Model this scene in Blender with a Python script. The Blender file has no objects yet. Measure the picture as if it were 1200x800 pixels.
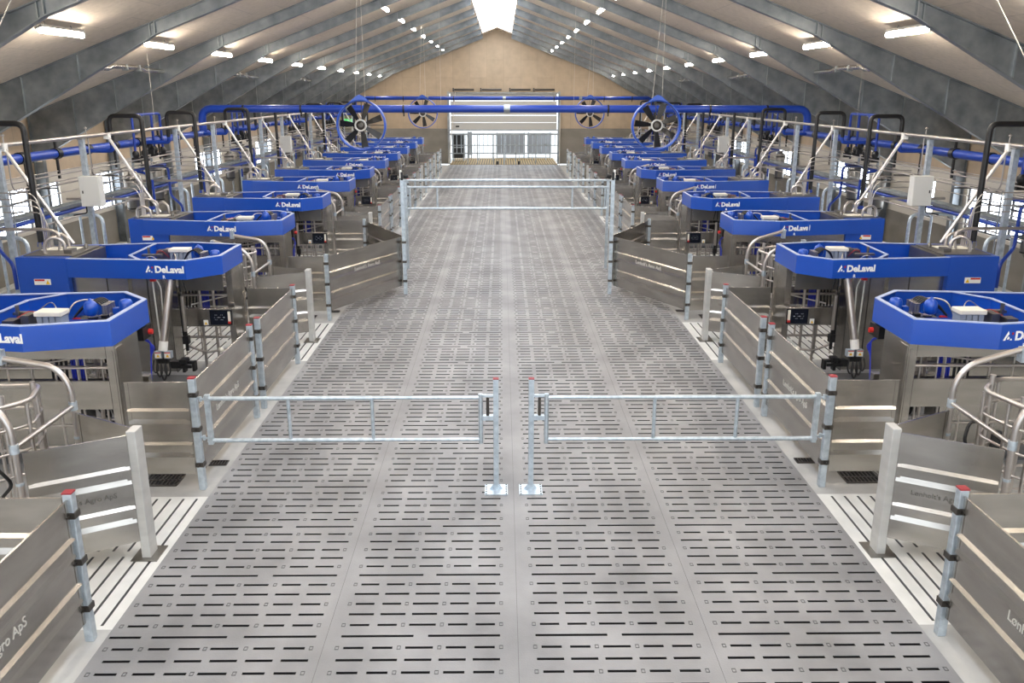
import bpy, bmesh, math, random
from mathutils import Vector, Matrix, Quaternion
random.seed(7)
scene = bpy.context.scene
COL = scene.collection
PI = math.pi

# ------------------------------------------------------------------ camera, light, exposure
cam_data = bpy.data.cameras.new('camera'); cam = bpy.data.objects.new('camera', cam_data); COL.objects.link(cam)
scene.camera = cam
YAW, PITCH, ROLL, FPX = -0.0117165, 0.2830799, 0.00081453, 1003.2
F = Vector((-math.sin(YAW)*math.cos(PITCH), math.cos(YAW)*math.cos(PITCH), -math.sin(PITCH)))
R0 = Vector((math.cos(YAW), math.sin(YAW), 0)); U0 = R0.cross(F)
R1 = R0*math.cos(ROLL)+U0*math.sin(ROLL); U1 = -R0*math.sin(ROLL)+U0*math.cos(ROLL)
cam.matrix_world = Matrix(((R1.x, U1.x, -F.x, -0.141), (R1.y, U1.y, -F.y, 0), (R1.z, U1.z, -F.z, 5), (0, 0, 0, 1)))
cam_data.sensor_width = 36; cam_data.lens = 36*FPX/1200; cam_data.clip_end = 400
W = bpy.data.worlds.new('world'); scene.world = W; W.use_nodes = True
W.node_tree.nodes['Background'].inputs[0].default_value = (0.86, 0.93, 1.0, 1)
W.node_tree.nodes['Background'].inputs[1].default_value = 2.2
SKYLIGHT, LAMP, PANE = 4.8, 80.0, 5.0
scene.view_settings.view_transform = 'Standard'; scene.view_settings.look = 'None'
scene.view_settings.exposure = 0.3; scene.view_settings.gamma = 1.0
scene.view_settings.use_curve_mapping = False

# ------------------------------------------------------------------ materials
def lin(c): return tuple(((v/255)/12.92 if v/255 <= .04045 else ((v/255+.055)/1.055)**2.4) for v in c)+(1,)
def mat(name, col, rough=.5, metal=0, spec=.5, noise=None, bump=None, emit=None, alpha=None):
    m = bpy.data.materials.new(name); m.use_nodes = True; nt = m.node_tree; b = nt.nodes['Principled BSDF']
    b.inputs['Base Color'].default_value = lin(col); b.inputs['Roughness'].default_value = rough
    b.inputs['Metallic'].default_value = metal; b.inputs['Specular IOR Level'].default_value = spec
    if emit: b.inputs['Emission Color'].default_value = lin(col); b.inputs['Emission Strength'].default_value = emit
    tc = nt.nodes.new('ShaderNodeTexCoord')
    if noise:   # (scale xyz, colour2, detail, low, high)
        mp = nt.nodes.new('ShaderNodeMapping'); mp.inputs['Scale'].default_value = noise[0]
        nt.links.new(tc.outputs['Object'], mp.inputs[0])
        n = nt.nodes.new('ShaderNodeTexNoise'); n.inputs['Scale'].default_value = 1; n.inputs['Detail'].default_value = noise[2]
        nt.links.new(mp.outputs[0], n.inputs['Vector'])
        r = nt.nodes.new('ShaderNodeValToRGB'); r.color_ramp.elements[0].position = noise[3]; r.color_ramp.elements[1].position = noise[4]
        r.color_ramp.elements[0].color = lin(col); r.color_ramp.elements[1].color = lin(noise[1])
        nt.links.new(n.outputs[0], r.inputs[0]); nt.links.new(r.outputs[0], b.inputs['Base Color'])
    if bump:    # (scale xyz, strength, distance)
        mp = nt.nodes.new('ShaderNodeMapping'); mp.inputs['Scale'].default_value = bump[0]
        nt.links.new(tc.outputs['Object'], mp.inputs[0])
        n = nt.nodes.new('ShaderNodeTexNoise'); n.inputs['Scale'].default_value = 1; n.inputs['Detail'].default_value = 4
        nt.links.new(mp.outputs[0], n.inputs['Vector'])
        bp = nt.nodes.new('ShaderNodeBump'); bp.inputs['Strength'].default_value = bump[1]; bp.inputs['Distance'].default_value = bump[2]
        nt.links.new(n.outputs[0], bp.inputs['Height']); nt.links.new(bp.outputs[0], b.inputs['Normal'])
    return m
M = {}
M['rubber'] = mat('rubber', (118, 118, 120), .5, noise=((1.1, .8, 1), (156, 156, 158), 9, .3, .72), bump=((60, 60, 60), .5, .004))
M['slotdark'] = mat('slotdark', (22, 22, 24), .8)
M['steel_light'] = mat('steel_light', (196, 196, 194), .45, .5, noise=((2, 2, 8), (212, 212, 210), 4, .3, .7))
M['lip_sheen'] = mat('lip_sheen', (168, 182, 218), .35)  # pale colour stands in for light reflected off the blue frame lips
M['slatgap'] = mat('slatgap', (120, 121, 122), .8)
M['boss'] = mat('boss', (74, 74, 76), .6)
M['concrete'] = mat('concrete', (158, 158, 157), .75, noise=((1.5, 1.5, 1.5), (184, 184, 182), 8, .3, .7), bump=((30, 30, 30), .15, .01))
M['slats'] = mat('slats', (205, 206, 203), .7, noise=((3, 2, 3), (226, 226, 223), 8, .3, .7), bump=((40, 40, 40), .2, .005))
M['darkfloor'] = mat('darkfloor', (92, 93, 95), .6, noise=((2, 2, 2), (118, 119, 120), 6, .3, .7))
M['wallconc'] = mat('wallconc', (118, 114, 106), .8, noise=((.8, .8, 1.2), (146, 141, 132), 8, .25, .75))
M['wallwhite'] = mat('wallwhite', (203, 197, 186), .7, noise=((.5, .5, .5), (214, 209, 199), 3, .3, .7))
M['stainless'] = mat('stainless', (172, 168, 162), .27, 1, noise=((1.5, 1.5, 6), (196, 192, 186), 3, .3, .7), bump=((6, 6, 160), .06, .002))
M['stainless_dark'] = mat('stainless_dark', (132, 129, 125), .4, 1, noise=((2, 2, 2), (152, 149, 143), 4, .3, .7))
M['tube'] = mat('tube', (196, 190, 186), .36, 1)
M['galv'] = mat('galv', (178, 190, 200), .42, .75, noise=((14, 14, 14), (214, 224, 232), 6, .3, .7))
M['galvdull'] = mat('galvdull', (140, 146, 149), .42, .8, noise=((3, 3, 3), (176, 181, 182), 8, .3, .7))
M['rafter'] = mat('rafter', (112, 118, 122), .38, .6, noise=((2.5, 2.5, 2.5), (152, 157, 160), 9, .3, .7), bump=((3, 3, 3), .15, .02))
M['blue'] = mat('blue', (8, 74, 180), .3, spec=.8)
M['bluedark'] = mat('bluedark', (14, 54, 150), .4)
M['bluehose'] = mat('bluehose', (40, 58, 190), .35)
M['ductblue'] = mat('ductblue', (24, 62, 160), .3)
M['black'] = mat('black', (20, 20, 22), .4)
M['hoseblack'] = mat('hoseblack', (26, 26, 28), .5)
M['white'] = mat('white', (240, 240, 238), .45)
M['cream'] = mat('cream', (232, 228, 215), .5)
M['greybox'] = mat('greybox', (208, 209, 207), .5)
M['greyplastic'] = mat('greyplastic', (150, 160, 172), .5)
M['red'] = mat('red', (190, 32, 26), .45)
M['yellow'] = mat('yellow', (240, 190, 30), .5)
M['screen'] = mat('screen', (14, 22, 38), .25)
M['logowhite'] = mat('logowhite', (250, 250, 250), .5)
M['etched'] = mat('etched', (92, 90, 86), .6, .3)
M['etchlight'] = mat('etchlight', (212, 210, 204), .5, .3)
M['strap'] = mat('strap', (92, 88, 84), .35, .9)
M['cap'] = mat('cap', (150, 38, 48), .5)
M['rope'] = mat('rope', (205, 200, 190), .8)
M['lamp'] = mat('lamp', (255, 244, 228), .4, emit=LAMP)
M['lampbase'] = mat('lampbase', (150, 150, 148), .5)
M['pane'] = mat('pane', (235, 244, 255), .3, emit=PANE)
M['skylight'] = mat('skylight', (238, 245, 255), .4, emit=SKYLIGHT)
M['exit'] = mat('exit', (60, 200, 110), .4, emit=1.6)
M['frame'] = mat('frame', (64, 66, 70), .5)
M['doorpanel'] = mat('doorpanel', (196, 194, 188), .5)
M['ochre'] = mat('ochre', (138, 112, 62), .7)
M['ground'] = mat('ground', (200, 200, 198), .8)
M['outgrey'] = mat('outgrey', (150, 154, 160), .5, .2)

def plywood(name, c1, c2, ax, ay, bw, bh, specks):
    m = bpy.data.materials.new(name); m.use_nodes = True; nt = m.node_tree; b = nt.nodes['Principled BSDF']
    b.inputs['Roughness'].default_value = .55
    tc = nt.nodes.new('ShaderNodeTexCoord'); sp = nt.nodes.new('ShaderNodeSeparateXYZ'); cb = nt.nodes.new('ShaderNodeCombineXYZ')
    nt.links.new(tc.outputs['Object'], sp.inputs[0]); nt.links.new(sp.outputs[ax], cb.inputs[0]); nt.links.new(sp.outputs[ay], cb.inputs[1])
    br = nt.nodes.new('ShaderNodeTexBrick'); br.inputs['Scale'].default_value = 1
    br.inputs['Brick Width'].default_value = bw; br.inputs['Row Height'].default_value = bh; br.inputs['Mortar Size'].default_value = .008
    br.inputs['Color1'].default_value = lin(c1); br.inputs['Color2'].default_value = lin(c2)
    br.inputs['Mortar'].default_value = lin(tuple(v*.86 for v in c1))
    nt.links.new(cb.outputs[0], br.inputs['Vector'])
    n = nt.nodes.new('ShaderNodeTexNoise'); n.inputs['Scale'].default_value = specks; n.inputs['Detail'].default_value = 6
    nt.links.new(tc.outputs['Object'], n.inputs['Vector'])
    mx = nt.nodes.new('ShaderNodeMixRGB'); mx.blend_type = 'MULTIPLY'; mx.inputs[0].default_value = .35
    nt.links.new(br.outputs[0], mx.inputs[1]); nt.links.new(n.outputs[0], mx.inputs[2]); nt.links.new(mx.outputs[0], b.inputs['Base Color'])
    return m
M['ply_gable'] = plywood('ply_gable', (204, 184, 158), (196, 176, 150), 2, 0, 2.4, 1.2, 2)
M['ply_side'] = plywood('ply_side', (222, 200, 172), (216, 194, 166), 1, 2, 2.4, 1.2, 2)
M['ply_roof'] = plywood('ply_roof', (226, 212, 194), (219, 205, 187), 0, 1, 1.2, 4.75, 9)

# ------------------------------------------------------------------ mesh helpers
class MB:
    def __init__(s, f=None): s.v = []; s.fc = []; s.sm = []; s.f = f
    def add(s, vs, fs, smooth=False):
        n = len(s.v)
        for p in vs:
            s.v.append(tuple(s.f(*p)) if s.f else tuple(p))
        for q in fs: s.fc.append(tuple(n+i for i in q)); s.sm.append(smooth)
    def box(s, x0, x1, y0, y1, z0, z1):
        s.add([(x, y, z) for z in (z0, z1) for y in (y0, y1) for x in (x0, x1)],
              [(0, 2, 3, 1), (4, 5, 7, 6), (0, 1, 5, 4), (2, 6, 7, 3), (0, 4, 6, 2), (1, 3, 7, 5)])
    def bar(s, a, b, w, h, up=(0, 0, 1)):        # rectangular bar from a to b; w across, h along up
        a, b = Vector(a), Vector(b); d = (b-a).normalized(); u = Vector(up); sd = d.cross(u).normalized(); u = sd.cross(d)
        vs = []
        for p in (a, b):
            for i, j in ((-1, -1), (1, -1), (1, 1), (-1, 1)): vs.append(p+sd*(w/2*i)+u*(h/2*j))
        s.add(vs, [(0, 1, 2, 3), (7, 6, 5, 4), (0, 4, 5, 1), (1, 5, 6, 2), (2, 6, 7, 3), (3, 7, 4, 0)])
    def prism(s, poly, z0, z1):
        n = len(poly)
        s.add([(x, y, z0) for x, y in poly]+[(x, y, z1) for x, y in poly],
              [tuple(range(n))[::-1], tuple(range(n, 2*n))]+[(i, (i+1) % n, n+(i+1) % n, n+i) for i in range(n)])
    def sheet(s, a, b, z0, z1, t=.02):           # upright sheet between plan points a and b
        s.bar((a[0], a[1], (z0+z1)/2), (b[0], b[1], (z0+z1)/2), t, z1-z0)
    def tube(s, pts, r, n=8, fil=0, caps=True):
        pts = [Vector(p) for p in pts]
        if fil and len(pts) > 2:
            q = [pts[0]]
            for i in range(1, len(pts)-1):
                a, b, c = pts[i-1], pts[i], pts[i+1]
                l = min(fil, (a-b).length*.49, (c-b).length*.49)
                p0 = b+(a-b).normalized()*l; p1 = b+(c-b).normalized()*l
                for k in range(5):
                    t = k/4; q.append(p0*(1-t)**2+b*2*t*(1-t)+p1*t*t)
            q.append(pts[-1]); pts = q
        rings = []; d0 = (pts[1]-pts[0]).normalized()
        u = d0.orthogonal().normalized()
        vs = []
        for i, p in enumerate(pts):
            if i == 0: d = d0
            elif i == len(pts)-1: d = (pts[i]-pts[i-1]).normalized()
            else: d = ((pts[i]-pts[i-1]).normalized()+(pts[i+1]-pts[i]).normalized()).normalized()
            u = (u-d*u.dot(d)).normalized(); w = d.cross(u)
            rr = r[i] if isinstance(r, (list, tuple)) else r
            for k in range(n):
                a = 2*PI*k/n; vs.append(p+(u*math.cos(a)+w*math.sin(a))*rr)
        fs = []
        for i in range(len(pts)-1):
            for k in range(n): fs.append((i*n+k, i*n+(k+1) % n, (i+1)*n+(k+1) % n, (i+1)*n+k))
        s.add(vs, fs, True)
        if caps: s.add(vs[:n], [tuple(range(n))[::-1]]); s.add(vs[-n:], [tuple(range(n))])
    def lathe(s, c, prof, n=16, axis='z'):       # prof = [(r, h)]
        vs = []
        for r, h in prof:
            for k in range(n):
                a = 2*PI*k/n; x, y = r*math.cos(a), r*math.sin(a)
                vs.append({'z': (c[0]+x, c[1]+y, c[2]+h), 'y': (c[0]+x, c[1]+h, c[2]+y), 'x': (c[0]+h, c[1]+x, c[2]+y)}[axis])
        fs = [(i*n+k, i*n+(k+1) % n, (i+1)*n+(k+1) % n, (i+1)*n+k) for i in range(len(prof)-1) for k in range(n)]
        s.add(vs, fs, True)
        s.add(vs[:n], [tuple(range(n))[::-1]]); s.add(vs[-n:], [tuple(range(n))])
    def wallstrip(s, poly, z0, z1, t, side=1, lip=0):   # thick upright band following an open plan polyline
        P = [Vector(p) for p in poly]; off = []
        for w in (t, lip):
            o = []
            for i, p in enumerate(P):
                ns = []
                if i > 0: d = (P[i]-P[i-1]).normalized(); ns.append(Vector((-d.y, d.x)))
                if i < len(P)-1: d = (P[i+1]-P[i]).normalized(); ns.append(Vector((-d.y, d.x)))
                nn = sum(ns, Vector((0, 0))).normalized(); k = w/max(.4, nn.dot(ns[0])); o.append(p+nn*k*side)
            off.append(o)
        n = len(P)
        def ring(O, a, b):
            vs = []
            for i in range(n): vs += [(P[i].x, P[i].y, a), (P[i].x, P[i].y, b), (O[i].x, O[i].y, b), (O[i].x, O[i].y, a)]
            fs = [(0, 1, 2, 3), (4*n-1, 4*n-2, 4*n-3, 4*n-4)]
            for i in range(n-1):
                for k in range(4): fs.append((4*i+k, 4*i+4+k, 4*i+4+(k+1) % 4, 4*i+(k+1) % 4))
            s.add(vs, fs)
        ring(off[0], z0, z1)
        if lip: ring(off[1], z1, z1+.012)
    def build(s, name, m, parent=None, loc=None, bevel=0):
        me = bpy.data.meshes.new(name); me.from_pydata(s.v, [], s.fc)
        me.polygons.foreach_set('use_smooth', s.sm); me.materials.append(M[m] if isinstance(m, str) else m)
        bm = bmesh.new(); bm.from_mesh(me); bmesh.ops.recalc_face_normals(bm, faces=bm.faces); bm.to_mesh(me); bm.free()
        o = bpy.data.objects.new(name, me); COL.objects.link(o)
        if parent: o.parent = parent
        if loc: o.location = loc
        if bevel:
            b = o.modifiers.new('bevel', 'BEVEL'); b.width = bevel; b.segments = 2; b.limit_method = 'ANGLE'
        return o

def empty(name, loc=(0, 0, 0), rz=0, parent=None):
    o = bpy.data.objects.new(name, None); COL.objects.link(o); o.location = loc; o.rotation_euler = (0, 0, rz); o.empty_display_size = .1
    if parent: o.parent = parent
    return o
def tag(o, label=None, cat=None, group=None, kind=None):
    if label: o['label'] = label
    if cat: o['category'] = cat
    if group: o['group'] = group
    if kind: o['kind'] = kind
    return o
def struct(o): o['kind'] = 'structure'; return o
def copy_tree(o, parent=None):
    c = o.copy(); COL.objects.link(c)
    if parent: c.parent = parent
    for ch in list(KIDS.get(o.name, [])) or list(o.children): copy_tree(ch, c)
    return c
KIDS = {}
ORD = ['first', 'second', 'third', 'fourth', 'fifth', 'sixth', 'seventh', 'eighth', 'ninth', 'tenth', 'eleventh', 'twelfth', 'thirteenth', 'fourteenth', 'fifteenth']
SIDE = {1: 'right', -1: 'left'}

def text_mesh(txt, size, ext=.002, off=0.0, shear=0, serif=False):
    cu = bpy.data.curves.new('lettering', 'FONT'); cu.body = txt; cu.size = size; cu.extrude = ext; cu.offset = off
    cu.align_x = 'LEFT'; cu.align_y = 'BOTTOM_BASELINE'; cu.resolution_u = 3
    o = bpy.data.objects.new('lettering', cu); COL.objects.link(o)
    bpy.context.view_layer.update()
    me = bpy.data.meshes.new_from_object(o.evaluated_get(bpy.context.evaluated_depsgraph_get()))
    vs = [tuple(v.co) for v in me.vertices]; fs = [tuple(p.vertices) for p in me.polygons]
    bpy.data.objects.remove(o); bpy.data.curves.remove(cu); bpy.data.meshes.remove(me)
    return vs, fs
def put_text(mb, tm, origin, right, normal, up=(0, 0, 1), centre=False):
    vs, fs = tm; r, n, u = Vector(right).normalized(), Vector(normal).normalized(), Vector(up)
    o = Vector(origin)
    if centre:
        w = max(v[0] for v in vs); o = o-r*w/2
    mb.add([o+r*v[0]+u*v[1]+n*v[2] for v in vs], fs)

# ================================================================== SETTING
T = 8.64                      # two robots
YFAR = 63.5
WL, WR = -13.4, 13.2          # inner faces of the side walls
RX = -0.45                    # ridge
def soffit(x): d = abs(x-RX); return 8.98-.376*d if d < 7.3 else 8.98-.376*7.3-.556*(d-7.3)
def panel(x): return 9.25-.376*abs(x-RX)

# base floor
g = MB(); g.box(-14.5, 14.5, -6, YFAR+.3, -.35, -.16); struct(g.build('floor_base', 'darkfloor'))
# central rubber mat with real slots
top = MB(); dark = MB(); boss = MB()
X1 = 3.93
def rowslots(kind):
    out = []
    for sg in (1, -1):
        if kind == 0:      # five even slots inside, six outside
            c = [(.17+.315*i, .17+.315*i+.25) for i in range(5)]+[(1.93+.325*i, 1.93+.325*i+.25) for i in range(6)]
        elif kind == 1:
            c = [(.22, .41), (.49, .68), (.80, 1.06), (1.18, 1.37), (1.45, 1.64),
                 (2.0, 2.2), (2.28, 2.48), (2.62, 2.88), (2.98, 3.18), (3.26, 3.46), (3.6, 3.8)]
        else:
            c = [(.17, .86), (1.0, 1.69), (1.93, 2.62), (2.78, 3.5), (3.6, 3.9)]
        out += [(a, b) if sg > 0 else (-b, -a) for a, b in c]
    return sorted(out)
KINDS = {k: rowslots(k) for k in (0, 1, 2)}
def flat(m, x0, x1, y0, y1, z): m.add([(x0, y0, z), (x1, y0, z), (x1, y1, z), (x0, y1, z)], [(0, 1, 2, 3)])
y = -.46; PITCHY = 1.08; SW = .034; ycur = -2.0
rows = []
j = -.46-1.08
while j < 62.2:
    rows.append((j, 2))
    for i in range(1, 6): rows.append((j+i*PITCHY/6, 1 if i % 2 else 0))
    j += PITCHY
for (yc, kind) in rows:
    a, b = yc-SW/2, yc+SW/2
    if b > 62.4: break
    flat(top, -X1, X1, ycur, a, 0)
    x = -X1
    for (s0, s1) in KINDS[kind]:
        flat(top, x, s0, a, b, 0); x = s1
        dp = -.1
        dark.add([(s0, a, 0), (s1, a, 0), (s1, b, 0), (s0, b, 0), (s0, a, dp), (s1, a, dp), (s1, b, dp), (s0, b, dp)],
                 [(4, 5, 6, 7), (0, 1, 5, 4), (1, 2, 6, 5), (2, 3, 7, 6), (3, 0, 4, 7)])
        if kind == 1 and yc < 30 and -1 < yc:
            pass
    flat(top, x, X1, a, b, 0)
    if kind == 1 and yc < 32:
        for sg in (1, -1):
            for bx in (.16, .74, 1.12, 1.7, 1.94, 2.55, 2.93, 3.53, 3.86):
                if yc > 5.5:
                    cx = bx*sg
                    for (q0, q1, q2, q3) in ((-.018, .018, -.026, -.02), (-.018, .018, .02, .026), (-.018, -.013, -.02, .02), (.013, .018, -.02, .02)):
                        boss.box(cx+q0, cx+q1, yc+q2, yc+q3, -.002, .003)
    ycur = b
flat(top, -X1, X1, ycur, 62.6, 0)
for xs in (0, 1.83, -1.83):
    boss.box(xs-.0015, xs+.0015, -2, 62.6, -.003, .0015)
struct(top.build('floor', 'rubber')); struct(dark.build('floor_slots', 'slotdark')); struct(boss.build('floor_mat_seams', 'boss'))
# side floors
def slatted(m, md, x0, x1, y0, y1):
    """light concrete slats, slots running away from the camera"""
    nrow = max(1, round((y1-y0)/1.15)); L = (y1-y0)/nrow
    for r in range(nrow):
        a = y0+r*L; b = a+L
        flat(m, x0, x1, a, a+.06, 0); flat(m, x0, x1, b-.06, b, 0)
        x = x0; xs = x0+.16
        while xs < x1-.12:
            flat(m, x, xs, a+.06, b-.06, 0)
            md.add([(xs, a+.06, 0), (xs+.03, a+.06, 0), (xs+.03, b-.06, 0), (xs, b-.06, 0)]+[(xs, a+.06, -.04), (xs+.03, a+.06, -.04), (xs+.03, b-.06, -.04), (xs, b-.06, -.04)],
                   [(4, 5, 6, 7), (0, 1, 5, 4), (1, 2, 6, 5), (2, 3, 7, 6), (3, 0, 4, 7)])
            x = xs+.03; xs += .168
        flat(m, x, x1, a+.06, b-.06, 0)
for s in (1, -1):
    conc, sl, sld, drk = MB(), MB(), MB(), MB()
    def fx(m, a, b, y0, y1, z=0): flat(m, min(s*a, s*b), max(s*a, s*b), y0, y1, z)
    yy = -2.0
    for k in range(-1, 6):
        c = 8.65+T*k; a, b = c-1.42, c+1.42
        if b < -1: continue
        fx(conc, X1, 4.12, max(yy, -2), max(a, -2)); fx(conc, 4.12, 8.6, max(yy, -2), max(a, -2))
        a = max(a, -2)
        slatted(sl, sld, min(s*X1, s*8.6), max(s*X1, s*8.6), a, b); yy = b
    fx(conc, X1, 8.6, yy, 62.6); fx(conc, 8.6, 13.6, -2, 62.6); fx(conc, 8.6, 8.6, 0, 1)
    struct(conc.build('floor_concrete_'+SIDE[s], 'concrete')); struct(sl.build('floor_slats_'+SIDE[s], 'slats')); struct(sld.build('floor_slat_gaps_'+SIDE[s], 'slatgap'))
    for k in range(0, 6):
        m = MB(); m.box(min(s*5.1, s*8.4), max(s*5.1, s*8.4), 11.1+T*k, 14.95+T*k, .002, .03)
        struct(m.build('floor_mat_'+SIDE[s], 'darkfloor'))
# yellowish slats in the far doorway + outdoor ground
m = MB(); m.box(-3.9, 3.9, 62.6, 69, -.1, -.01); struct(m.build('floor_far_doorway', 'slotdark'))
m = MB()
for i in range(44): m.box(-3.9+i*.178, -3.9+i*.178+.12, 62.62, 68.9, -.01, .02)
struct(m.build('floor_far_slats', 'ochre'))
m = MB(); m.box(-60, 60, 69, 200, -.3, -.05); m.box(-60, -14.6, -5, 69, -.3, -.2); m.box(14.6, 60, -5, 69, -.3, -.2); struct(m.build('ground_outside', 'ground'))

# side walls: concrete base, light wall with window openings, plywood top
WINS = {-1: [(16.5, 19.3, 3), (21.4, 24.4, 3), (25.0, 26.1, 1), (27.6, 30.6, 3), (37.9, 41.5, 3), (47.4, 50.8, 3)],
        1: [(16.5, 19.3, 3), (21.3, 24.6, 3), (26.5, 27.3, 1), (31.4, 34.6, 3), (40.1, 42.4, 3), (47.5, 50.5, 3)]}
wn = 0
for s in (1, -1):
    xi = WR if s > 0 else WL; t = .25*s
    a = MB(); a.box(min(xi-.05*s, xi+t), max(xi-.05*s, xi+t), -6, YFAR, -.1, 1.15); struct(a.build('wall_base_'+SIDE[s], 'wallconc'))
    w = MB(); yy = -6; x0, x1 = min(xi, xi+t), max(xi, xi+t)
    for (ya, yb, n) in WINS[s]:
        w.box(x0, x1, yy, ya, 1.15, 2.75); w.box(x0, x1, ya, yb, 2.45, 2.75); w.box(x0, x1, ya, yb, 1.15, 1.25); yy = yb
        wn += 1
        fr = MB(); xm = xi+.08*s
        for z in (1.25, 2.45): fr.box(xm-.03, xm+.03, ya, yb, z-.04, z+.04)
        for i in range(n+1):
            yq = ya+(yb-ya)*i/n; fr.box(xm-.03, xm+.03, yq-.04, yq+.04, 1.25, 2.45)
        if n > 1:
            for z in (1.65, 2.05): fr.box(xm-.02, xm+.02, ya, yb, z-.02, z+.02)
        fo = struct(fr.build('window_%d' % wn, 'frame'))
        p = MB(); p.box(xm+.01*s-.005, xm+.01*s+.005, ya, yb, 1.25, 2.45); p.build('pane', 'pane', fo)
    w.box(x0, x1, yy, YFAR, 1.15, 2.75); struct(w.build('wall_'+SIDE[s], 'wallwhite'))
    p = MB(); p.box(x0, x1, -6, YFAR, 2.75, panel(xi)+.15); struct(p.build('wall_upper_'+SIDE[s], 'ply_side'))
    l = MB(); l.box(min(xi-.3*s, xi), max(xi-.3*s, xi), -2, YFAR, 0, .03); struct(l.build('baseboard_'+SIDE[s], 'slats'))
# gable wall with door opening (x -3.9..3.85, z 0..4.9)
m = MB()
def gpoly(mb, pts, y0, y1):
    n = len(pts); mb.add([(x, y0, z) for x, z in pts]+[(x, y1, z) for x, z in pts],
                         [tuple(range(n)), tuple(range(n, 2*n))[::-1]]+[(i, (i+1) % n, n+(i+1) % n, n+i) for i in range(n)])
gpoly(m, [(WL, 2.5), (-3.9, 2.5), (-3.9, panel(-3.9)+.1), (WL, panel(WL)+.1)], YFAR, YFAR+.25)
gpoly(m, [(3.9, 2.5), (WR, 2.5), (WR, panel(WR)+.1), (3.9, panel(3.9)+.1)], YFAR, YFAR+.25)
gpoly(m, [(-3.9, 4.9), (3.9, 4.9), (3.9, panel(3.9)+.1), (RX, 9.35), (-3.9, panel(-3.9)+.1)], YFAR, YFAR+.25)
struct(m.build('wall_far', 'ply_gable'))
m = MB(); m.box(WL, -3.9, YFAR-.06, YFAR+.25, 0, 2.5); m.box(3.9, WR, YFAR-.06, YFAR+.25, 0, 2.5); struct(m.build('wall_far_base', 'wallconc'))
m = MB(); m.box(-4.9, -4.1, YFAR-2.6, YFAR-2.45, 0, 2.3) if 0 else None
# ceiling panels with an open ridge strip, and the translucent ridge light
for s, nm in ((-1, 'left'), (1, 'right')):
    xe = WL-.2 if s < 0 else WR+.2
    xr = RX+s*.98
    m = MB(); pts = [(xr, panel(xr)), (xe, panel(xe)), (xe, panel(xe)+.2), (xr, panel(xr)+.2)]
    n = 4; m.add([(x, -6, z) for x, z in pts]+[(x, YFAR+.2, z) for x, z in pts], [(0, 1, 2, 3), (7, 6, 5, 4)]+[(i, (i+1) % 4, 4+(i+1) % 4, 4+i) for i in range(4)])
    struct(m.build('ceiling_'+nm, 'ply_roof'))
m = MB()
for s in (-1, 1):
    x0, x1 = RX, RX+s*.98
    m.add([(x0, -6, panel(x0)+.06), (x0, YFAR-1.6, panel(x0)+.06), (x1, YFAR-1.6, panel(x1)+.06), (x1, -6, panel(x1)+.06)], [(0, 1, 2, 3)])
    m.add([(x1, -6, panel(x1)), (x1, YFAR-1.6, panel(x1)), (x1, YFAR-1.6, panel(x1)+.06), (x1, -6, panel(x1)+.06)], [(0, 1, 2, 3)])
sk = struct(m.build('window_ridge', 'skylight'))
m = MB(); gpoly(m, [(RX-1, panel(RX-1)), (RX, panel(RX)), (RX+1, panel(RX+1)), (RX+1, panel(RX+1)+.2), (RX, panel(RX)+.2), (RX-1, panel(RX-1)+.2)], YFAR-1.6, YFAR+.2); struct(m.build('ceiling_added_cap', 'ply_roof'))  # added cap that ends the skylight early, cutting its glow on the gable
m = MB()
for i in range(46):
    yq = 1.2+i*1.37
    for s in (-1, 1): m.bar((RX, yq, panel(RX)+.03), (RX+s*.98, yq, panel(RX+.98)+.03), .03, .04)
m.bar((RX, -2, panel(RX)+.03), (RX, YFAR, panel(RX)+.03), .04, .04)
struct(m.build('window_ridge_bars', 'greybox', sk))

# portal frames
def portal(y):
    root = empty('roof_frame', (0, y, 0))
    for s in (-1, 1):
        xw = (WL if s < 0 else WR)
        xi, xk = RX+s*1.0, RX+s*7.3
        ya, yb = -.011, .011
        w = MB()
        pts = [(xi, soffit(xi)), (xk, soffit(xk)), (xw, soffit(xw)), (xw, panel(xw)), (xi, panel(xi))]
        gpoly(w, pts, ya, yb)
        fl = []
        for (a, b) in ((pts[0], pts[1]), (pts[1], pts[2]), (pts[4], pts[3])):
            dz = -.012 if (a, b) != (pts[4], pts[3]) else -.012
            w.bar((a[0], 0, a[1]+dz), (b[0], 0, b[1]+dz), .17, .022, up=(0, 0, 1))
        w.bar((xw-s*.05, 0, 0), (xw-s*.05, 0, panel(xw)), .17, .02, up=(1, 0, 0)); w.bar((xw-s*.3, 0, 0), (xw-s*.3, 0, soffit(xw)+.05), .17, .02, up=(1, 0, 0))
        w.bar((xw-s*.175, 0, 0), (xw-s*.175, 0, soffit(xw)), .012, .24, up=(1, 0, 0))
        w.build('rafter', 'rafter', root)
        st = MB()
        for d in (3.6, 7.3, 9.1, 10.4, 11.6):
            x = RX+s*d
            if abs(x) > 13: continue
            st.bar((x, 0, soffit(x)), (x+s*.0, 0, panel(x)), .01, .13, up=(0, 1, 0)) if d != 7.3 else (st.bar((x, 0, soffit(x)), (x, 0, panel(x)), .02, .17, up=(0, 1, 0)), st.bar((x+s*.12, 0, soffit(x+s*.12)), (x+s*.12, 0, panel(x)), .02, .12, up=(0, 1, 0)))
        st.build('stiffener', 'galvdull', root)
    return root
frames = [20.1+4.75*k for k in range(-5, 10)]
for i, y in enumerate(frames):
    if y < -4: continue
    tag(portal(y), 'galvanised steel roof frame under the ceiling, %s from the far gable' % ORD[len(frames)-1-i], 'roof frame', 'galvanised roof frames along the barn')
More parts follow.
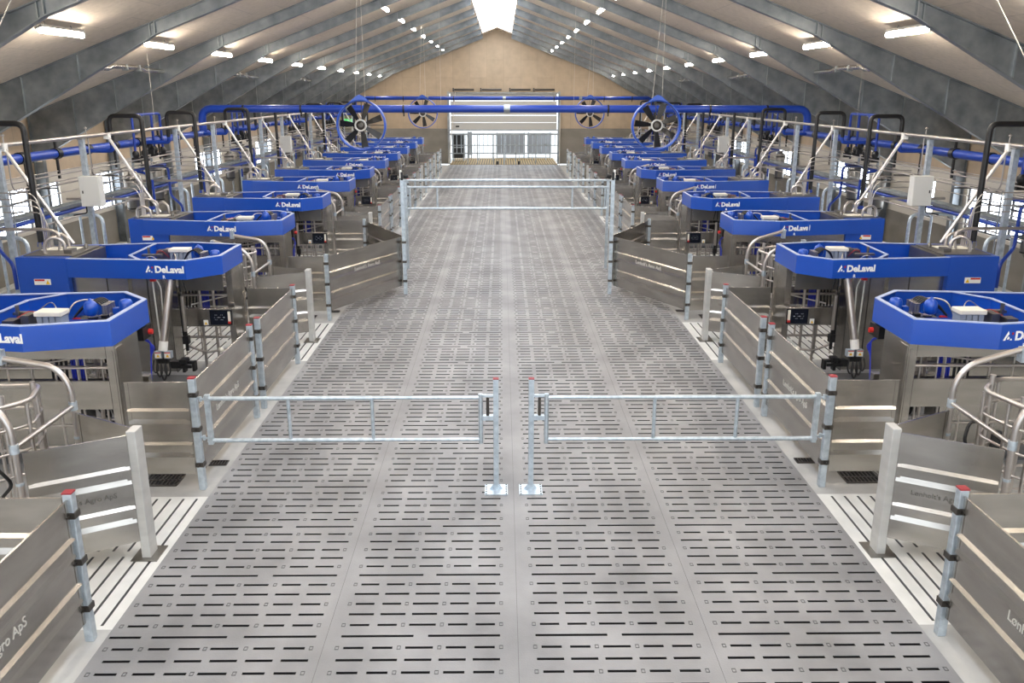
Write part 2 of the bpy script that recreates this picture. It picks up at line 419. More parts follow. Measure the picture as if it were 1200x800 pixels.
# braces between frames
for (s, y0, nm) in ((-1, 20.1, 'near'), (1, 20.1, 'near'), (-1, 29.6, 'middle'), (1, 29.6, 'middle'), (-1, 39.1, 'far'), (1, 39.1, 'far')):
    m = MB(); x = RX+s*9.0; z = soffit(x)+.25; r = empty('wind_brace', (x, y0, z))
    m.tube([(0, .1, 0), (0, 1.3, 0), (0, 1.5, .06), (0, 3.2, .06), (0, 3.4, 0), (0, 4.65, 0)], .06, 8, .1); m.build('pipe', 'stainless', r)
    for yc in (2.2, 3.0): c = MB(); c.box(-.07, .07, yc, yc+.03, -.03, .12); c.build('clamp', 'galvdull', r)
    tag(r, '%s steel pipe brace between two %s roof frames' % (nm, SIDE[s]), 'brace', 'pipe braces between the roof frames')

# lamps
def make_lamp():
    root = empty('ceiling_lamp')
    b = MB(); b.box(-.07, .07, -.82, .82, .0, .05); b.tube([(0, -.5, .05), (0, -.5, .14)], .012, 6); b.tube([(0, .5, .05), (0, .5, .14)], .012, 6); b.build('lamp_base', 'lampbase', root)
    d = MB(); d.tube([(0, -.8, -.03), (0, .8, -.03)], .055, 10); d.build('diffuser', 'lamp', root)
    return root
lamp0 = make_lamp(); first = True
bpy.context.view_layer.update()
for (x, y0, row) in ((-8.43, 17.2, 'left outer'), (7.48, 17.0, 'right outer'), (-4.08, 26.0, 'left inner'), (3.25, 26.3, 'right inner')):
    n = 0; y = y0
    while y-4.8 > 1: y -= 4.8
    while y < 61.5:
        c = lamp0 if first else copy_tree(lamp0)
        first = False
        d = abs(x-RX); z = panel(x)-.15
        c.location = (x, y, z); c.rotation_euler = (0, math.atan(.376)*(1 if x > RX else -1), 0)
        vis = y >= y0-.5
        tag(c, 'lit tube lamp under the plywood ceiling, %s in the %s row' % (ORD[n], row), 'lamp', 'lit tube lamps of the %s row' % row)
        n += 1; y += 4.8

# far roll door
dr = MB()
for i in range(5):
    z0 = 2.42+i*.5; dr.box(-3.8, 3.8, YFAR-.12, YFAR-.06, z0+.015, z0+.485)
d = struct(dr.build('door_1', 'doorpanel'))
m = MB()
for x in (-3.95, 3.95): m.box(x-.08, x+.08, YFAR-.25, YFAR-.06, 0, 5.05)
m.box(-3.9, 3.9, YFAR-.2, YFAR-.07, 2.36, 2.44); m.box(-3.9, 3.9, YFAR-.3, YFAR-.07, 4.92, 5.0); m.build('door_track', 'galvdull', d)
m = MB(); m.box(-3.45, -3.2, YFAR-.14, YFAR-.12, 2.6, 2.7); m.build('door_handle', 'black', d)
for x0 in (-3.5, -1.55, .5, 2.2):
    m = MB(); m.tube([(x0, YFAR-.35, 5.18), (x0+1.4, YFAR-.35, 5.18)], .07, 8)
    m.box(x0-.12, x0-.02, YFAR-.4, YFAR-.05, 5.05, 5.3); m.build('door_spring', 'strap', d)

# ================================================================== MILKING ROBOTS
DX = 4.98
tm_logo = text_mesh('DeLaval', .158, .003, .006)
tm_note = text_mesh('!', .05, .001)
def logo_tri(mb, origin, right, normal, s):
    r, n = Vector(right).normalized(), Vector(normal).normalized(); u = Vector((0, 0, 1)); o = Vector(origin)
    def P(x, z, h=.003): return o+r*(x*s)+u*(z*s)+n*h
    def poly(pts):
        k = len(pts); mb.add([P(x, z) for x, z in pts], [tuple(range(k))])
    poly([(.0, 0), (.28, 0), (.33, .22), (.62, .62), (.5, .95)])
    poly([(.42, .12), (.55, .05), (.72, .2), (.62, .38), (.5, .36)])
    poly([(.72, 0), (1.0, 0), (.88, .2), (.78, .1)])
def make_robot(mm, odd):
    f = lambda u, v, z: (u, mm*v, z)
    root = empty('milking_robot')
    N = lambda: MB(f)
    # --- blue head frame
    band = [(3.4, .4), (.97, 0), (0, .25), (0, 1.41), (.47, 1.88), (3.4, 1.6)]
    b = N(); b.wallstrip(band, 1.97, 2.288, .03, -1); bf_ = b.build('blue_frame', 'blue', root)
    b = N(); b.wallstrip(band, 2.288, 2.30, .06, -1); b.build('frame_lip_sheen', 'lip_sheen', bf_)  # top lip of the blue frame, sheen painted in
    b = N(); b.wallstrip([(1.28, 1.8), (1.62, 1.38), (1.65, .1)], 2.06, 2.285, .03, -1); hd_ = b.build('head_divider', 'blue', root)
    b = N(); b.wallstrip([(1.28, 1.8), (1.62, 1.38), (1.65, .1)], 2.285, 2.297, .055, -1); b.build('frame_lip_sheen', 'lip_sheen', hd_)  # divider lip with the same painted sheen
    b = N(); b.prism([(2.55, .3), (3.43, .38), (3.43, 1.62), (2.55, 1.69)], 1.2, 2.30); b.build('rear_housing', 'blue', root)
    b = N(); b.box(2.5, 3.35, .5, 1.5, 2.301, 2.315); b.box(2.42, 2.55, .45, 1.6, 2.08, 2.29); tp = b.build('rear_cover', 'stainless_dark', root)
    b = N(); b.box(2.7, 2.98, .7, 1.0, 2.316, 2.325); b.box(3.02, 3.3, .7, 1.0, 2.316, 2.325); b.build('cover_plate', 'cream', tp)
    b = N(); b.box(.06, 1.6, .3, 1.45, 1.985, 2.0); b.box(1.66, 2.45, .28, 1.6, 1.985, 2.0); b.build('equipment_tray', 'bluedark', root)
    # logos on both long sides
    lg = N(); lr = N()
    def side_logo(uc, pa, pb, inward, sz=.145):
        pa, pb = Vector(pa), Vector(pb); d = (pb-pa).normalized(); n = Vector((d.y, -d.x))
        if n.dot(Vector((0, inward))) > 0: n = -n
        c = pa+d*((uc-pa.x)/d.x)
        # local normal in real space
        nr = Vector((n.x, mm*n.y, 0)); fwd = -nr; right = fwd.cross(Vector((0, 0, 1))); base = Vector((c.x, mm*c.y, 2.085))+nr*.004
        g = MB(); w = .62
        st = base-right*w/2
        logo_tri(g, st, right, nr, .13); put_text(g, tm_logo, st+right*.165, right, nr)
        g2 = MB(); 
        p = st+right*.115+Vector((0, 0, .07)); g2.add([p+nr*.004, p+right*.025+nr*.004, p+right*.025+Vector((0, 0, .03))+nr*.004, p+Vector((0, 0, .03))+nr*.004], [(0, 1, 2, 3)])
        fr = [o for o in root.children if o.name.startswith('blue_frame')]
        bf = ROBFRAME[0]
        g.build('logo_lettering', 'logowhite', bf); g2.build('logo_dot', 'red', bf)
        q = base+Vector((0, 0, -.1))+right*(-.02)
        g3 = MB(); put_text(g3, text_mesh('R', .075, .002, .002), q, right, nr); g3.build('number_lettering', 'logowhite', bf)
    ROBFRAME[0] = [o for o in COL.objects if o.parent == root and o.name.startswith('blue_frame')][0]
    side_logo(1.31, (.97, 0), (3.4, .4), 1)
    side_logo(.86, (.47, 1.88), (3.4, 1.6), -1)
    # small white plate on the aisle face
    # warning labels on the rear housing
    for (v, o) in ((1.655, .012), (.345, -.012)):
        b = N(); b.box(2.86, 3.14, min(v, v+o), max(v, v+o), 1.84, 1.94); wl = b.build('warning_label', 'white', root)
        b = N(); v2 = v+o*1.15; b.box(2.96, 3.13, min(v, v2), max(v, v2), 1.905, 1.935); b.build('label_strip', 'red', wl)
        b = N(); vv = v+o*1.2; b.add([(2.875, vv, 1.85), (2.945, vv, 1.85), (2.91, vv, 1.92)], [(0, 1, 2)]); b.build('label_triangle', 'yellow', wl)
    # --- stainless body
    b = N(); b.box(0.0, .11, .27, .98, .0, 1.97); b.box(-.012, .0, .3, .5, .05, 1.93); b.box(.02, .05, .262, .27, .1, 1.9); b.build('leg_column', 'stainless', root)
    b = N(); b.box(-.03, .13, .24, 1.02, 0, .02); b.build('foot_plate', 'stainless_dark', root)
    for v in (.55, 1.35):
        b = N(); b.box(3.12, 3.24, v-.06, v+.06, 0, 1.2); b.build('rear_leg', 'stainless', root)
    b = N(); b.box(.95, 3.1, 1.12, 1.48, .22, 1.97); b.box(1.6, 3.1, 1.48, 1.56, 1.45, 1.97); b.build('steel_cabinet', 'stainless', root)
    b = N(); b.box(.95, .955, 1.1, 1.49, .2, 1.97); b.box(1.3, 1.31, 1.48, 1.49, .25, 1.95); b.box(1.95, 1.96, 1.56, 1.57, 1.47, 1.95); b.build('cabinet_seam', 'black', root)
    b = N(); b.box(.11, 2.5, .262, .29, 1.80, 1.98); b.build('upper_beam', 'stainless', root)
    b = N(); b.box(.11, 2.9, .262, .28, 1.13, 1.5); b.box(.11, 2.9, .28, .38, 1.49, 1.505); b.build('guard_plate', 'stainless', root)
    b = N(); b.tube([(.11, .30, 1.67), (3.1, .30, 1.67)], .018, 6)
    for u in (.42, .52, 1.4): b.tube([(u, .33, 1.5), (u, .33, 1.82)], .012, 6)
    b.tube([(.5, .3, 1.8), (.95, .35, 1.72)], .015, 6)
    b.build('guard_rail', 'tube', root)
    for u in [.58+.035*i for i in range(5)]:
        b = N(); b.tube([(u, .62, 1.95), (u+.005, .6, 1.5), (u, .62, 1.0)], .016, 6); b.build('milk_hose', 'bluehose', root)
    for u in (.80, .86, .92, .98):
        b = N(); b.tube([(u, .62, 1.95), (u, .6, 1.5), (u+.02, .62, 1.05)], .018, 6); b.build('air_hose', 'hoseblack', root)
    # stall rails
    b = N()
    b.tube([(.11, .98, 1.50), (.95, .98, 1.50)], .022, 8); b.tube([(.11, .98, .72), (.95, .98, .72)], .022, 8)
    for u in (.36, .60): b.tube([(u, .98, 0), (u, .98, 1.95)], .026, 8)
    for z in (.55, .85, 1.65): b.tube([(.11, .42, z), (1.2, .42, z)], .016, 6)
    for u in (.25, .55, .85, 1.15): b.tube([(u, .42, .2), (u, .42, 1.8)], .016, 6)
    b.tube([(.13, .6, 1.72), (.8, .9, 1.62)], .014, 6); b.tube([(.13, .6, 1.42), (.8, .9, 1.30)], .014, 6)
    b.tube([(.11, 1.2, .55), (.5, 1.25, .5), (.85, 1.2, .62)], .022, 8, .1)
    b.build('stall_rail', 'tube', root)
    b = N(); b.box(.14, .93, 1.04, 1.08, 1.60, 1.97); b.build('upper_panel', 'stainless_dark', root)
    b = N(); b.lathe((.22, 1.24, .55), [(.001, -.05), (.04, -.03), (.05, 0), (.04, .03), (.001, .05)], 10); b.build('ball_knob', 'cream', root)
    # --- control panel
    b = N(); b.box(-.03, 1.0, 1.08, 1.2, .97, 1.30); cp = b.build('control_panel', 'stainless', root, bevel=.008)
    b = N(); b.box(-.01, .38, 1.2, 1.207, 1.0, 1.27); sc = b.build('display', 'screen', cp)
    b = N()
    for cx in (.17, .27):
        for k in range(6): a = k*PI/3; b.box(cx+.028*math.cos(a)-.0025, cx+.028*math.cos(a)+.0025, 1.207, 1.211, 1.14+.05*math.sin(a)-.004, 1.14+.05*math.sin(a)+.004)
        b.box(cx-.05, cx-.042, 1.207, 1.211, 1.134, 1.146)
    b.build('display_marks', 'logowhite', sc)
    b = N(); b.box(.01, .055, 1.207, 1.22, 1.05, 1.25); b.build('indicator_strip', 'cream', cp)
    b = N(); b.box(.01, .055, 1.207, 1.235, 1.03, 1.07); b.build('stop_button', 'red', cp)
    b = N(); b.box(.42, .50, 1.2, 1.207, 1.0, 1.09); pl = b.build('panel_label', 'white', cp)
    b = N(); b.add([(.435, 1.209, 1.01), (.485, 1.209, 1.01), (.46, 1.209, 1.06)], [(0, 1, 2)]); b.build('label_triangle', 'yellow', pl)
    # --- arm
    b = N(); b.tube([(.84, 1.58, 2.0), (.98, 1.92, .80)], .064, 14); am = b.build('robot_arm', 'tube', root)
    b = N(); b.tube([(.966, 1.90, .90), (.985, 1.935, .74)], .074, 14); b.build('arm_collar', 'white', am)
    b = N(); b.lathe((.84, 1.58, 1.9), [(.075, 0), (.075, .1)], 12); b.build('arm_mount', 'black', am)
    for du in (-.09, .07):
        b = N(); b.box(.98+du-.06, .98+du+.06, 1.9, 2.0, .62, .74); lb = b.build('label_box', 'greyplastic', am)
        b = N(); b.box(.98+du-.05, .98+du+.05, 2.0, 2.004, .63, .73); b.build('label_face', 'white', lb)
        b = N(); b.box(.98+du-.05, .98+du+.05, 2.004, 2.007, .715, .73); b.build('label_strip', 'red', lb)
        b = N(); b.add([(.98+du-.03, 2.008, .645), (.98+du+.03, 2.008, .645), (.98+du, 2.008, .70)], [(0, 1, 2)]); b.build('label_triangle', 'yellow', lb)
    b = N(); b.box(.9, 1.08, 1.86, 1.98, .52, .62); b.box(.45, .9, 1.88, 1.96, .50, .55); b.box(.72, .86, 1.86, 2.0, .44, .56); b.box(.45, .5, 1.86, 1.98, .38, .55); b.box(.62, .67, 1.86, 1.98, .36, .52)
    b.box(.5, .75, 1.97, 2.0, .44, .5); b.box(.58, .7, 1.84, 2.02, .52, .6)
    b.build('arm_gripper', 'black', am, bevel=.006)
    for i, (u, dz) in enumerate(((.9, .28), (.97, .36), (1.04, .3), (1.1, .22))):
        b = N(); b.tube([(u, 1.95, .58), (u-.05, 2.02, .58-dz*.6), (u+.0, 2.05, .58-dz), (u+.06, 2.02, .58-dz*.6), (u+.05, 1.95, .58)], .016, 6, .06); b.build('arm_hose', 'hoseblack', am)
    b = N(); b.tube([(.68, 1.62, 1.62), (.68, 1.62, 1.0)], .032, 10); b.build('lift_cylinder', 'tube', root)
    b = N(); b.box(.72, .75, 1.54, 1.60, .9, 1.66); b.tube([(.68, 1.62, 1.0), (.68, 1.62, .65)], .03, 8); b.box(.63, .73, 1.57, 1.67, .78, .92); b.tube([(.66, 1.6, 2.0), (.60, 1.6, 1.7)], .012, 6); b.tube([(.7, 1.6, 2.0), (.70, 1.6, 1.7)], .012, 6); b.build('lift_bracket', 'black', root)
    b = N(); b.tube([(1.12, 1.6, 1.95), (1.02, 1.62, 1.8), (1.03, 1.65, 1.2), (1.0, 1.75, .8)], .012, 6, .1); b.tube([(1.16, 1.6, 1.95), (1.14, 1.6, .5)], .014, 6); b.build('signal_cable', 'greybox', root)
    b = N(); b.box(1.08, 1.16, 1.62, 1.7, 1.9, 1.965); b.build('warning_light', 'red', root)
    if odd:   # connector and blue hoses behind the aisle column
        for i in range(4):
            b = N(); b.tube([(.12, 1.32+.02*i, 1.75), (.05, 1.48+.05*i, 1.70-.05*i), (.08+.03*i, 1.5+.07*i, 1.4), (.1, 1.45, 1.0), (.12, 1.2, .75+.03*i)], .009, 6, .12); b.build('blue_hose', 'bluehose', root)
        b = N(); b.box(.02, .2, 1.2, 1.5, 1.76, 1.93); b.build('connector_box', 'black', root)
        b = N(); b.lathe((.02, 1.4, 1.84), [(.04, 0), (.035, -.05)], 10, 'x'); b.build('connector_cap', 'red', root)
    # --- equipment in the head
    b = N(); b.lathe((.55, .95, 2.17), [(.01, 0), (.065, .02), (.085, .06), (.088, .13), (.075, .18), (.045, .21), (.02, .215), (.018, .24), (.001, .245)], 16); b.build('pressure_vessel', 'blue', root)
    b = N(); b.lathe((.19, 1.18, 2.1), [(.085, 0), (.085, .2), (.07, .24), (.02, .255), (.001, .256)], 14); b.box(.26, .34, 1.1, 1.2, 2.1, 2.24); b.build('filter_housing', 'blue', root)
    b = N()
    for i in range(4):
        for j in range(2): b.lathe((.38+.04*j, 1.02+.07*i, 2.15), [(.022, 0), (.028, .05), (.022, .14), (.026, .16)], 8)
    b.box(.33, .48, .98, 1.3, 2.08, 2.17); b.build('valve_block', 'tube', root)
    for i in range(5):
        b = N(); b.tube([(.42, 1.02+.06*i, 2.28), (.52, 1.04+.05*i, 2.37), (.68, 1.02+.03*i, 2.30), (.80, .98, 2.15)], .013, 6, .1); b.build('black_hose', 'hoseblack', root)
    b = N(); b.box(.3, .42, .75, .85, 2.05, 2.17); b.box(.32, .4, .88, .95, 2.1, 2.2); b.tube([(.1, .7, 2.1), (.45, .62, 2.2), (.6, .7, 2.1)], .01, 6, .1); b.build('small_pump', 'black', root)
    b = N(); b.box(.78, 1.13, .62, .86, 2.25, 2.31); b.build('manifold_lid', 'cream', root, bevel=.01)
    b = N()
    for i in range(4): b.box(.80+.08*i, .865+.08*i, .64, .84, 2.05, 2.25)
    b.build('manifold_body', 'greyplastic', root)
    b = N(); b.box(1.16, 1.26, .55, .75, 2.08, 2.28); b.box(1.3, 1.44, .45, .62, 2.06, 2.24); b.box(1.2, 1.55, .9, 1.0, 2.2, 2.235); b.box(1.45, 1.48, .85, .9, 2.06, 2.34); b.build('junction_box', 'stainless_dark', root)
    b = N(); b.tube([(1.14, .8, 2.15), (1.25, .85, 2.3), (1.42, .7, 2.2), (1.5, .5, 2.1)], .005, 6, .1); b.build('orange_wire', 'red', root)
    b = N(); b.tube([(1.0, 1.1, 2.05), (.9, 1.2, 2.3), (.8, 1.4, 2.3), (.7, 1.65, 2.2)], .012, 6, .1); b.tube([(1.1, 1.2, 2.1), (1.25, 1.35, 2.3), (1.45, 1.3, 2.15)], .008, 6, .1); b.build('steel_line', 'tube', root)
    # --- rear pipes
    b = N()
    for i in range(4): b.tube([(3.25, .75+.06*i, 2.3), (3.25, .75+.06*i, 2.75+.12*i), (3.35, .75+.06*i, 2.95+.12*i), (4.15, .75+.06*i, 2.95+.12*i)], .011, 6, .12)
    b.tube([(3.0, .95, 2.3), (2.95, .95, 2.62), (3.2, .95, 2.68), (5.0, .95, 2.68)], .028, 8, .15)
    b.tube([(2.8, 1.15, 2.3), (2.8, 1.15, 2.5), (2.95, 1.2, 2.6), (3.1, 1.25, 2.5), (3.1, 1.25, 2.3)], .03, 8, .1)
    b.tube([(3.0, .6, 2.3), (3.0, .6, 2.5), (3.2, .6, 2.56), (3.3, .6, 2.5), (3.3, .6, 2.3)], .028, 8, .1)
    b.build('rear_pipe', 'tube', root)
    b = N(); b.box(2.62, 2.75, 1.1, 1.3, 2.31, 2.38); b.build('rear_box', 'stainless_dark', root); b = N(); b.lathe((3.36, .9, 2.31), [(.03, 0), (.03, .12)], 8); b.build('rear_valve', 'stainless_dark', root); b = N(); b.lathe((2.6, .8, 2.31), [(.03, 0), (.04, .05), (.02, .09)], 8); b.build('rear_valve', 'stainless_dark', root)
    return root
ROBFRAME = [None]
proto = {(m_, q_): make_robot(m_, q_) for m_ in (1, -1) for q_ in (True, False)}
used = {k_: False for k_ in proto}
bpy.context.view_layer.update()
for n in range(11):
    p, odd = divmod(n, 2); odd = (odd == 0)
    for s in (-1, 1):
        y = 10.0+T*p if odd else 16.06+T*p
        mm = s if odd else -s           # right odd = +1, left even = +1
        key = (mm, odd); o = proto[key] if not used[key] else copy_tree(proto[key]); used[key] = True
        o.location = (s*DX, y, 0); o.rotation_euler = (0, 0, 0 if s > 0 else PI)
        tag(o, 'blue-topped stainless milking robot, %s from the camera in the %s row' % (ORD[n], SIDE[s]), 'milking robot', 'milking robots of the %s row' % SIDE[s])

# ================================================================== FENCES
tm_agro = text_mesh("L\u00f8nholt's Agro ApS", .13, .002, 0)
def post(mb, x, y, h=1.53, w=.085, z0=0): mb.box(x-w/2, x+w/2, y-w/2, y+w/2, z0, h)
def strap_parts(par, x, y):
    for z in (1.32, .85, .36):
        m = MB(); straps(m, x, y, (z,)); m.build('strap', 'strap', par)
def straps(mb, x, y, zs=(1.32, .85, .36), w=.10):
    for z in zs: mb.box(x-w/2-.004, x+w/2+.004, y-w/2-.004, y+w/2+.004, z-.03, z+.03)
    for z in zs: mb.box(x-.012, x+.012, y-w/2-.05, y+w/2+.05, z-.012, z+.012)
def boards(mb, a, b, z0=.22, z1=1.47, t=.006, k=1.0):
    """folded stainless sheet: flat panel with four horizontal ribs whose upper faces tilt upwards, on both sides"""
    H = z1-z0; A, B = Vector(a), Vector(b); d = (B-A).normalized(); nn = Vector((-d.y, d.x))
    mb.sheet(a, b, z0, z1, t)
    for c, h, pr in ((.70, .035, .028), (.56, .06, .016), (.33, .035, .028), (.19, .06, .016)):
        z = z0+c*H
        for sg in (1, -1):
            p0, p1 = A+d*.01, B-d*.01; vs = []
            for p in (p0, p1):
                o = p+nn*(sg*t/2); q = p+nn*(sg*(t/2+pr)); vs += [(o.x, o.y, z+h), (q.x, q.y, z), (o.x, o.y, z-.006)]
            mb.add(vs, [(0, 1, 4, 3), (1, 2, 5, 4), (0, 3, 5, 2), (0, 2, 1), (3, 4, 5)])
    mb.sheet(a, b, z1, z1+.01, t+.014)
    for p in (A+d*.03, B-d*.03): mb.sheet(tuple(p-d*.02), tuple(p+d*.02), z0, z1, t+.01)
def etched(parent, centre, right, normal, m='etched', size=1):
    g = MB(); vs, fs = tm_agro; vs = [(v[0]*size, v[1]*size, v[2]) for v in vs]
    put_text(g, (vs, fs), centre, right, normal, centre=True); g.build('etched_lettering', m, parent)
def fence(s, x, y0, y1, end, wing, label, txt=None, name='sheet_fence'):
    """two galvanised posts and stainless boards; end = y of the post with a wing panel towards the robot"""
    r = empty(name, (0, 0, 0))
    for y in (y0, y1):
        m = MB(); post(m, s*x, y); po = m.build('post', 'galv', r, bevel=.008)
        strap_parts(po, s*x, y)
        m = MB(); m.box(s*x-.044, s*x+.044, y-.044, y+.044, 1.53, 1.545); m.build('post_cap', 'cap', po)
    m = MB(); boards(m, (s*x, y0+.05), (s*x, y1-.05), k=.5); bo = m.build('sheet_boards', 'stainless', r)
    if wing:
        m = MB(); boards(m, (s*(x+.06), end), (s*4.93, end)); m.build('wing_panel', 'stainless', r)
    if txt: etched(bo, (s*x-s*.006, (y0+y1)/2+txt[1], .80), (0, -s, 0), (-s, 0, 0), txt[0])
    tag(r, label, 'fence', 'stainless fences along the aisle')
for s in (-1, 1):
    sd = SIDE[s]
    fence(s, 4.06, 4.7, 7.08, 7.08, True, 'stainless sheet fence nearest the camera, in the bottom %s corner' % sd, ('etchlight', -.25))
    for p in range(0, 6):
        if p == 1: continue
        o = T*p
        w = {0: 'behind the near tube gate', 2: 'first beyond the raised gate', 3: 'second beyond the raised gate', 4: 'third beyond the raised gate', 5: 'last before the far wall'}[p]
        fence(s, 4.07, 10.3+o, 12.87+o, 10.3+o, True, 'stainless sheet fence along the %s aisle edge, near half, %s' % (sd, w), ('etchlight', 0) if p == 0 else None)
        if p < 5: fence(s, 4.07, 13.3+o, 15.72+o, 15.72+o, True, 'stainless sheet fence along the %s aisle edge, far half, %s' % (sd, w), None)
    # opened gates of the second pit
    for (ya, yb, nm) in ((18.95, 21.6, 'near'), (24.5, 21.85, 'far')):
        r = empty('sheet_gate')
        m = MB(); post(m, s*4.08, ya); po = m.build('post', 'galv', r, bevel=.008)
        strap_parts(po, s*4.08, ya)
        m = MB(); a, b = (s*4.04, ya+(.05 if nm == 'near' else -.05)), (s*2.72, yb); boards(m, a, b, k=.5); bo = m.build('sheet_boards', 'stainless', r)
        m = MB(); boards(m, (s*4.14, ya), (s*4.93, ya)); m.build('wing_panel', 'stainless', r)
        if nm == 'near':
            d = (Vector(b)-Vector(a)).normalized(); n = Vector((d.y, -d.x))
            if n.y > 0: n = -n
            n3 = Vector((n.x, n.y, 0)); right = (-n3).cross(Vector((0, 0, 1))); c = (Vector(a)+Vector(b))/2
            etched(bo, (c.x+n3.x*.006, c.y+n3.y*.006, .96), right, n3, 'etchlight')
        tag(r, 'stainless sheet gate swung out into the aisle from the %s, %s one of the pair' % (sd, nm), 'gate', 'sheet gates swung into the aisle')

# V-shaped separators with bent tubes
def make_separator(mm):
    f = lambda x, y, z: (x, mm*y, z)
    r = empty('cow_separator')
    m = MB(f); m.bar((4.12, 0, 0), (4.12, 0, 1.52), .2, .1, up=(1, 0, 0)); po = m.build('wide_post', 'galvdull', r, bevel=.01); po.data.materials[0] = M['steel_light']
    m = MB(f); m.box(3.98, 4.27, -.17, .17, 0, .012); m.build('base_plate', 'stainless_dark', po)
    m = MB(f); boards(m, (4.16, -.1), (5.02, -.58)); a = m.build('near_panel', 'stainless', r)
    m = MB(f); boards(m, (4.16, .1), (5.02, .57)); b = m.build('far_panel', 'stainless', r)
    for y in (-.62, .62):
        m = MB(f); m.tube([(5.06, y, 0), (5.06, y, 1.8), (5.2, y, 2.02), (5.8, y, 2.12 if y < 0 else 2.2)], .035, 10, .22); tb = m.build('bent_tube', 'tube', r)
        m = MB(f); m.lathe((5.06, y, 1.5), [(.045, 0), (.045, .1)], 10); m.build('tube_clamp', 'galv', tb); m = MB(f); m.lathe((5.06, y, 1.15), [(.042, 0), (.042, .03)], 10); m.build('tube_clamp', 'galv', tb); m = MB(f); m.box(5.76, 5.83, y-.05, y+.05, 2.05, 2.22); m.build('tube_end', 'galv', tb)
    m = MB(f); m.tube([(5.06, -.62, 1.55), (5.06, .62, 1.55)], .026, 8); m.tube([(5.3, .3, 0), (5.3, .3, 2.0)], .032, 10); m.tube([(5.3, -.3, 0), (5.3, -.3, 1.95)], .03, 8); m.build('brace_tube', 'tube', r)
    m = MB(f)
    for i, z in enumerate((1.88, 1.62, 1.36, 1.1, .8, .5)):
        rr = .028 if i == 0 else .016
        m.tube([(6.6, .5, z+.03), (5.45, .5, z), (5.12, .12, z), (5.3, -.45, z-.02), (6.6, -.45, z-.05)], rr, 8, .14)
    for (x, y) in ((5.5, .5), (5.14, .14), (5.34, -.45), (5.85, -.45), (5.85, .5), (6.3, .5), (6.3, -.45), (5.22, -.2)): m.tube([(x, y, .25), (x, y, 1.86)], .02, 8)
    m.build('cage_rails', 'tube', r)
    m = MB(f); m.box(5.5, 5.62, .44, .52, .9, 1.25); m.tube([(5.5, .55, 1.3), (5.3, .6, 1.35), (5.2, .5, 1.1), (5.4, .45, .9)], .02, 6, .1); m.build('latch_box', 'black', r)
    return r, a
seps = {}
for mm in (1,): seps[mm] = make_separator(mm)
sep, sp_near = seps[1]
n3 = Vector((-(-.48), -.86, 0)).normalized(); n3 = Vector((-.487, -.873, 0))
bpy.context.view_layer.update()
sepL = None
for s in (1, -1):
    for k in range(0, 6):
        y = 8.65+T*k
        if s == 1: o = sep if k == 0 else copy_tree(sep); 
        else:
            o = copy_tree(sep)
        o.location = (0, y, 0)
        if s == -1: o.rotation_euler = (0, 0, PI)
        tag(o, 'tapered stainless cow separator with bent tubes, %s from the camera on the %s side' % (ORD[k], SIDE[s]), 'separator', 'tapered separators on the %s side' % SIDE[s])
        if k == 0:   # lettering on the panel that faces the camera
            lp = [c for c in COL.objects if c.parent == o and c.name.startswith('near_panel' if s == 1 else 'far_panel')][0]
            a, b = (Vector((4.16, -.1)), Vector((5.02, -.58))) if s == 1 else (Vector((4.16, .1)), Vector((5.02, .57)))
            d = (b-a).normalized(); n = Vector((d.y, -d.x)) if s == 1 else Vector((-d.y, d.x))
            nn = Vector((n.x, n.y, 0)); right = (-nn).cross(Vector((0, 0, 1))); c = (a+b)/2
            g = MB(); vs, fs = tm_agro; vs = [(v[0]*.62, v[1]*.62, v[2]) for v in vs]
            put_text(g, (vs, fs), (c.x+nn.x*.006, c.y+nn.y*.006, .79), right, nn, centre=True); g.build('etched_lettering', 'etched', lp)

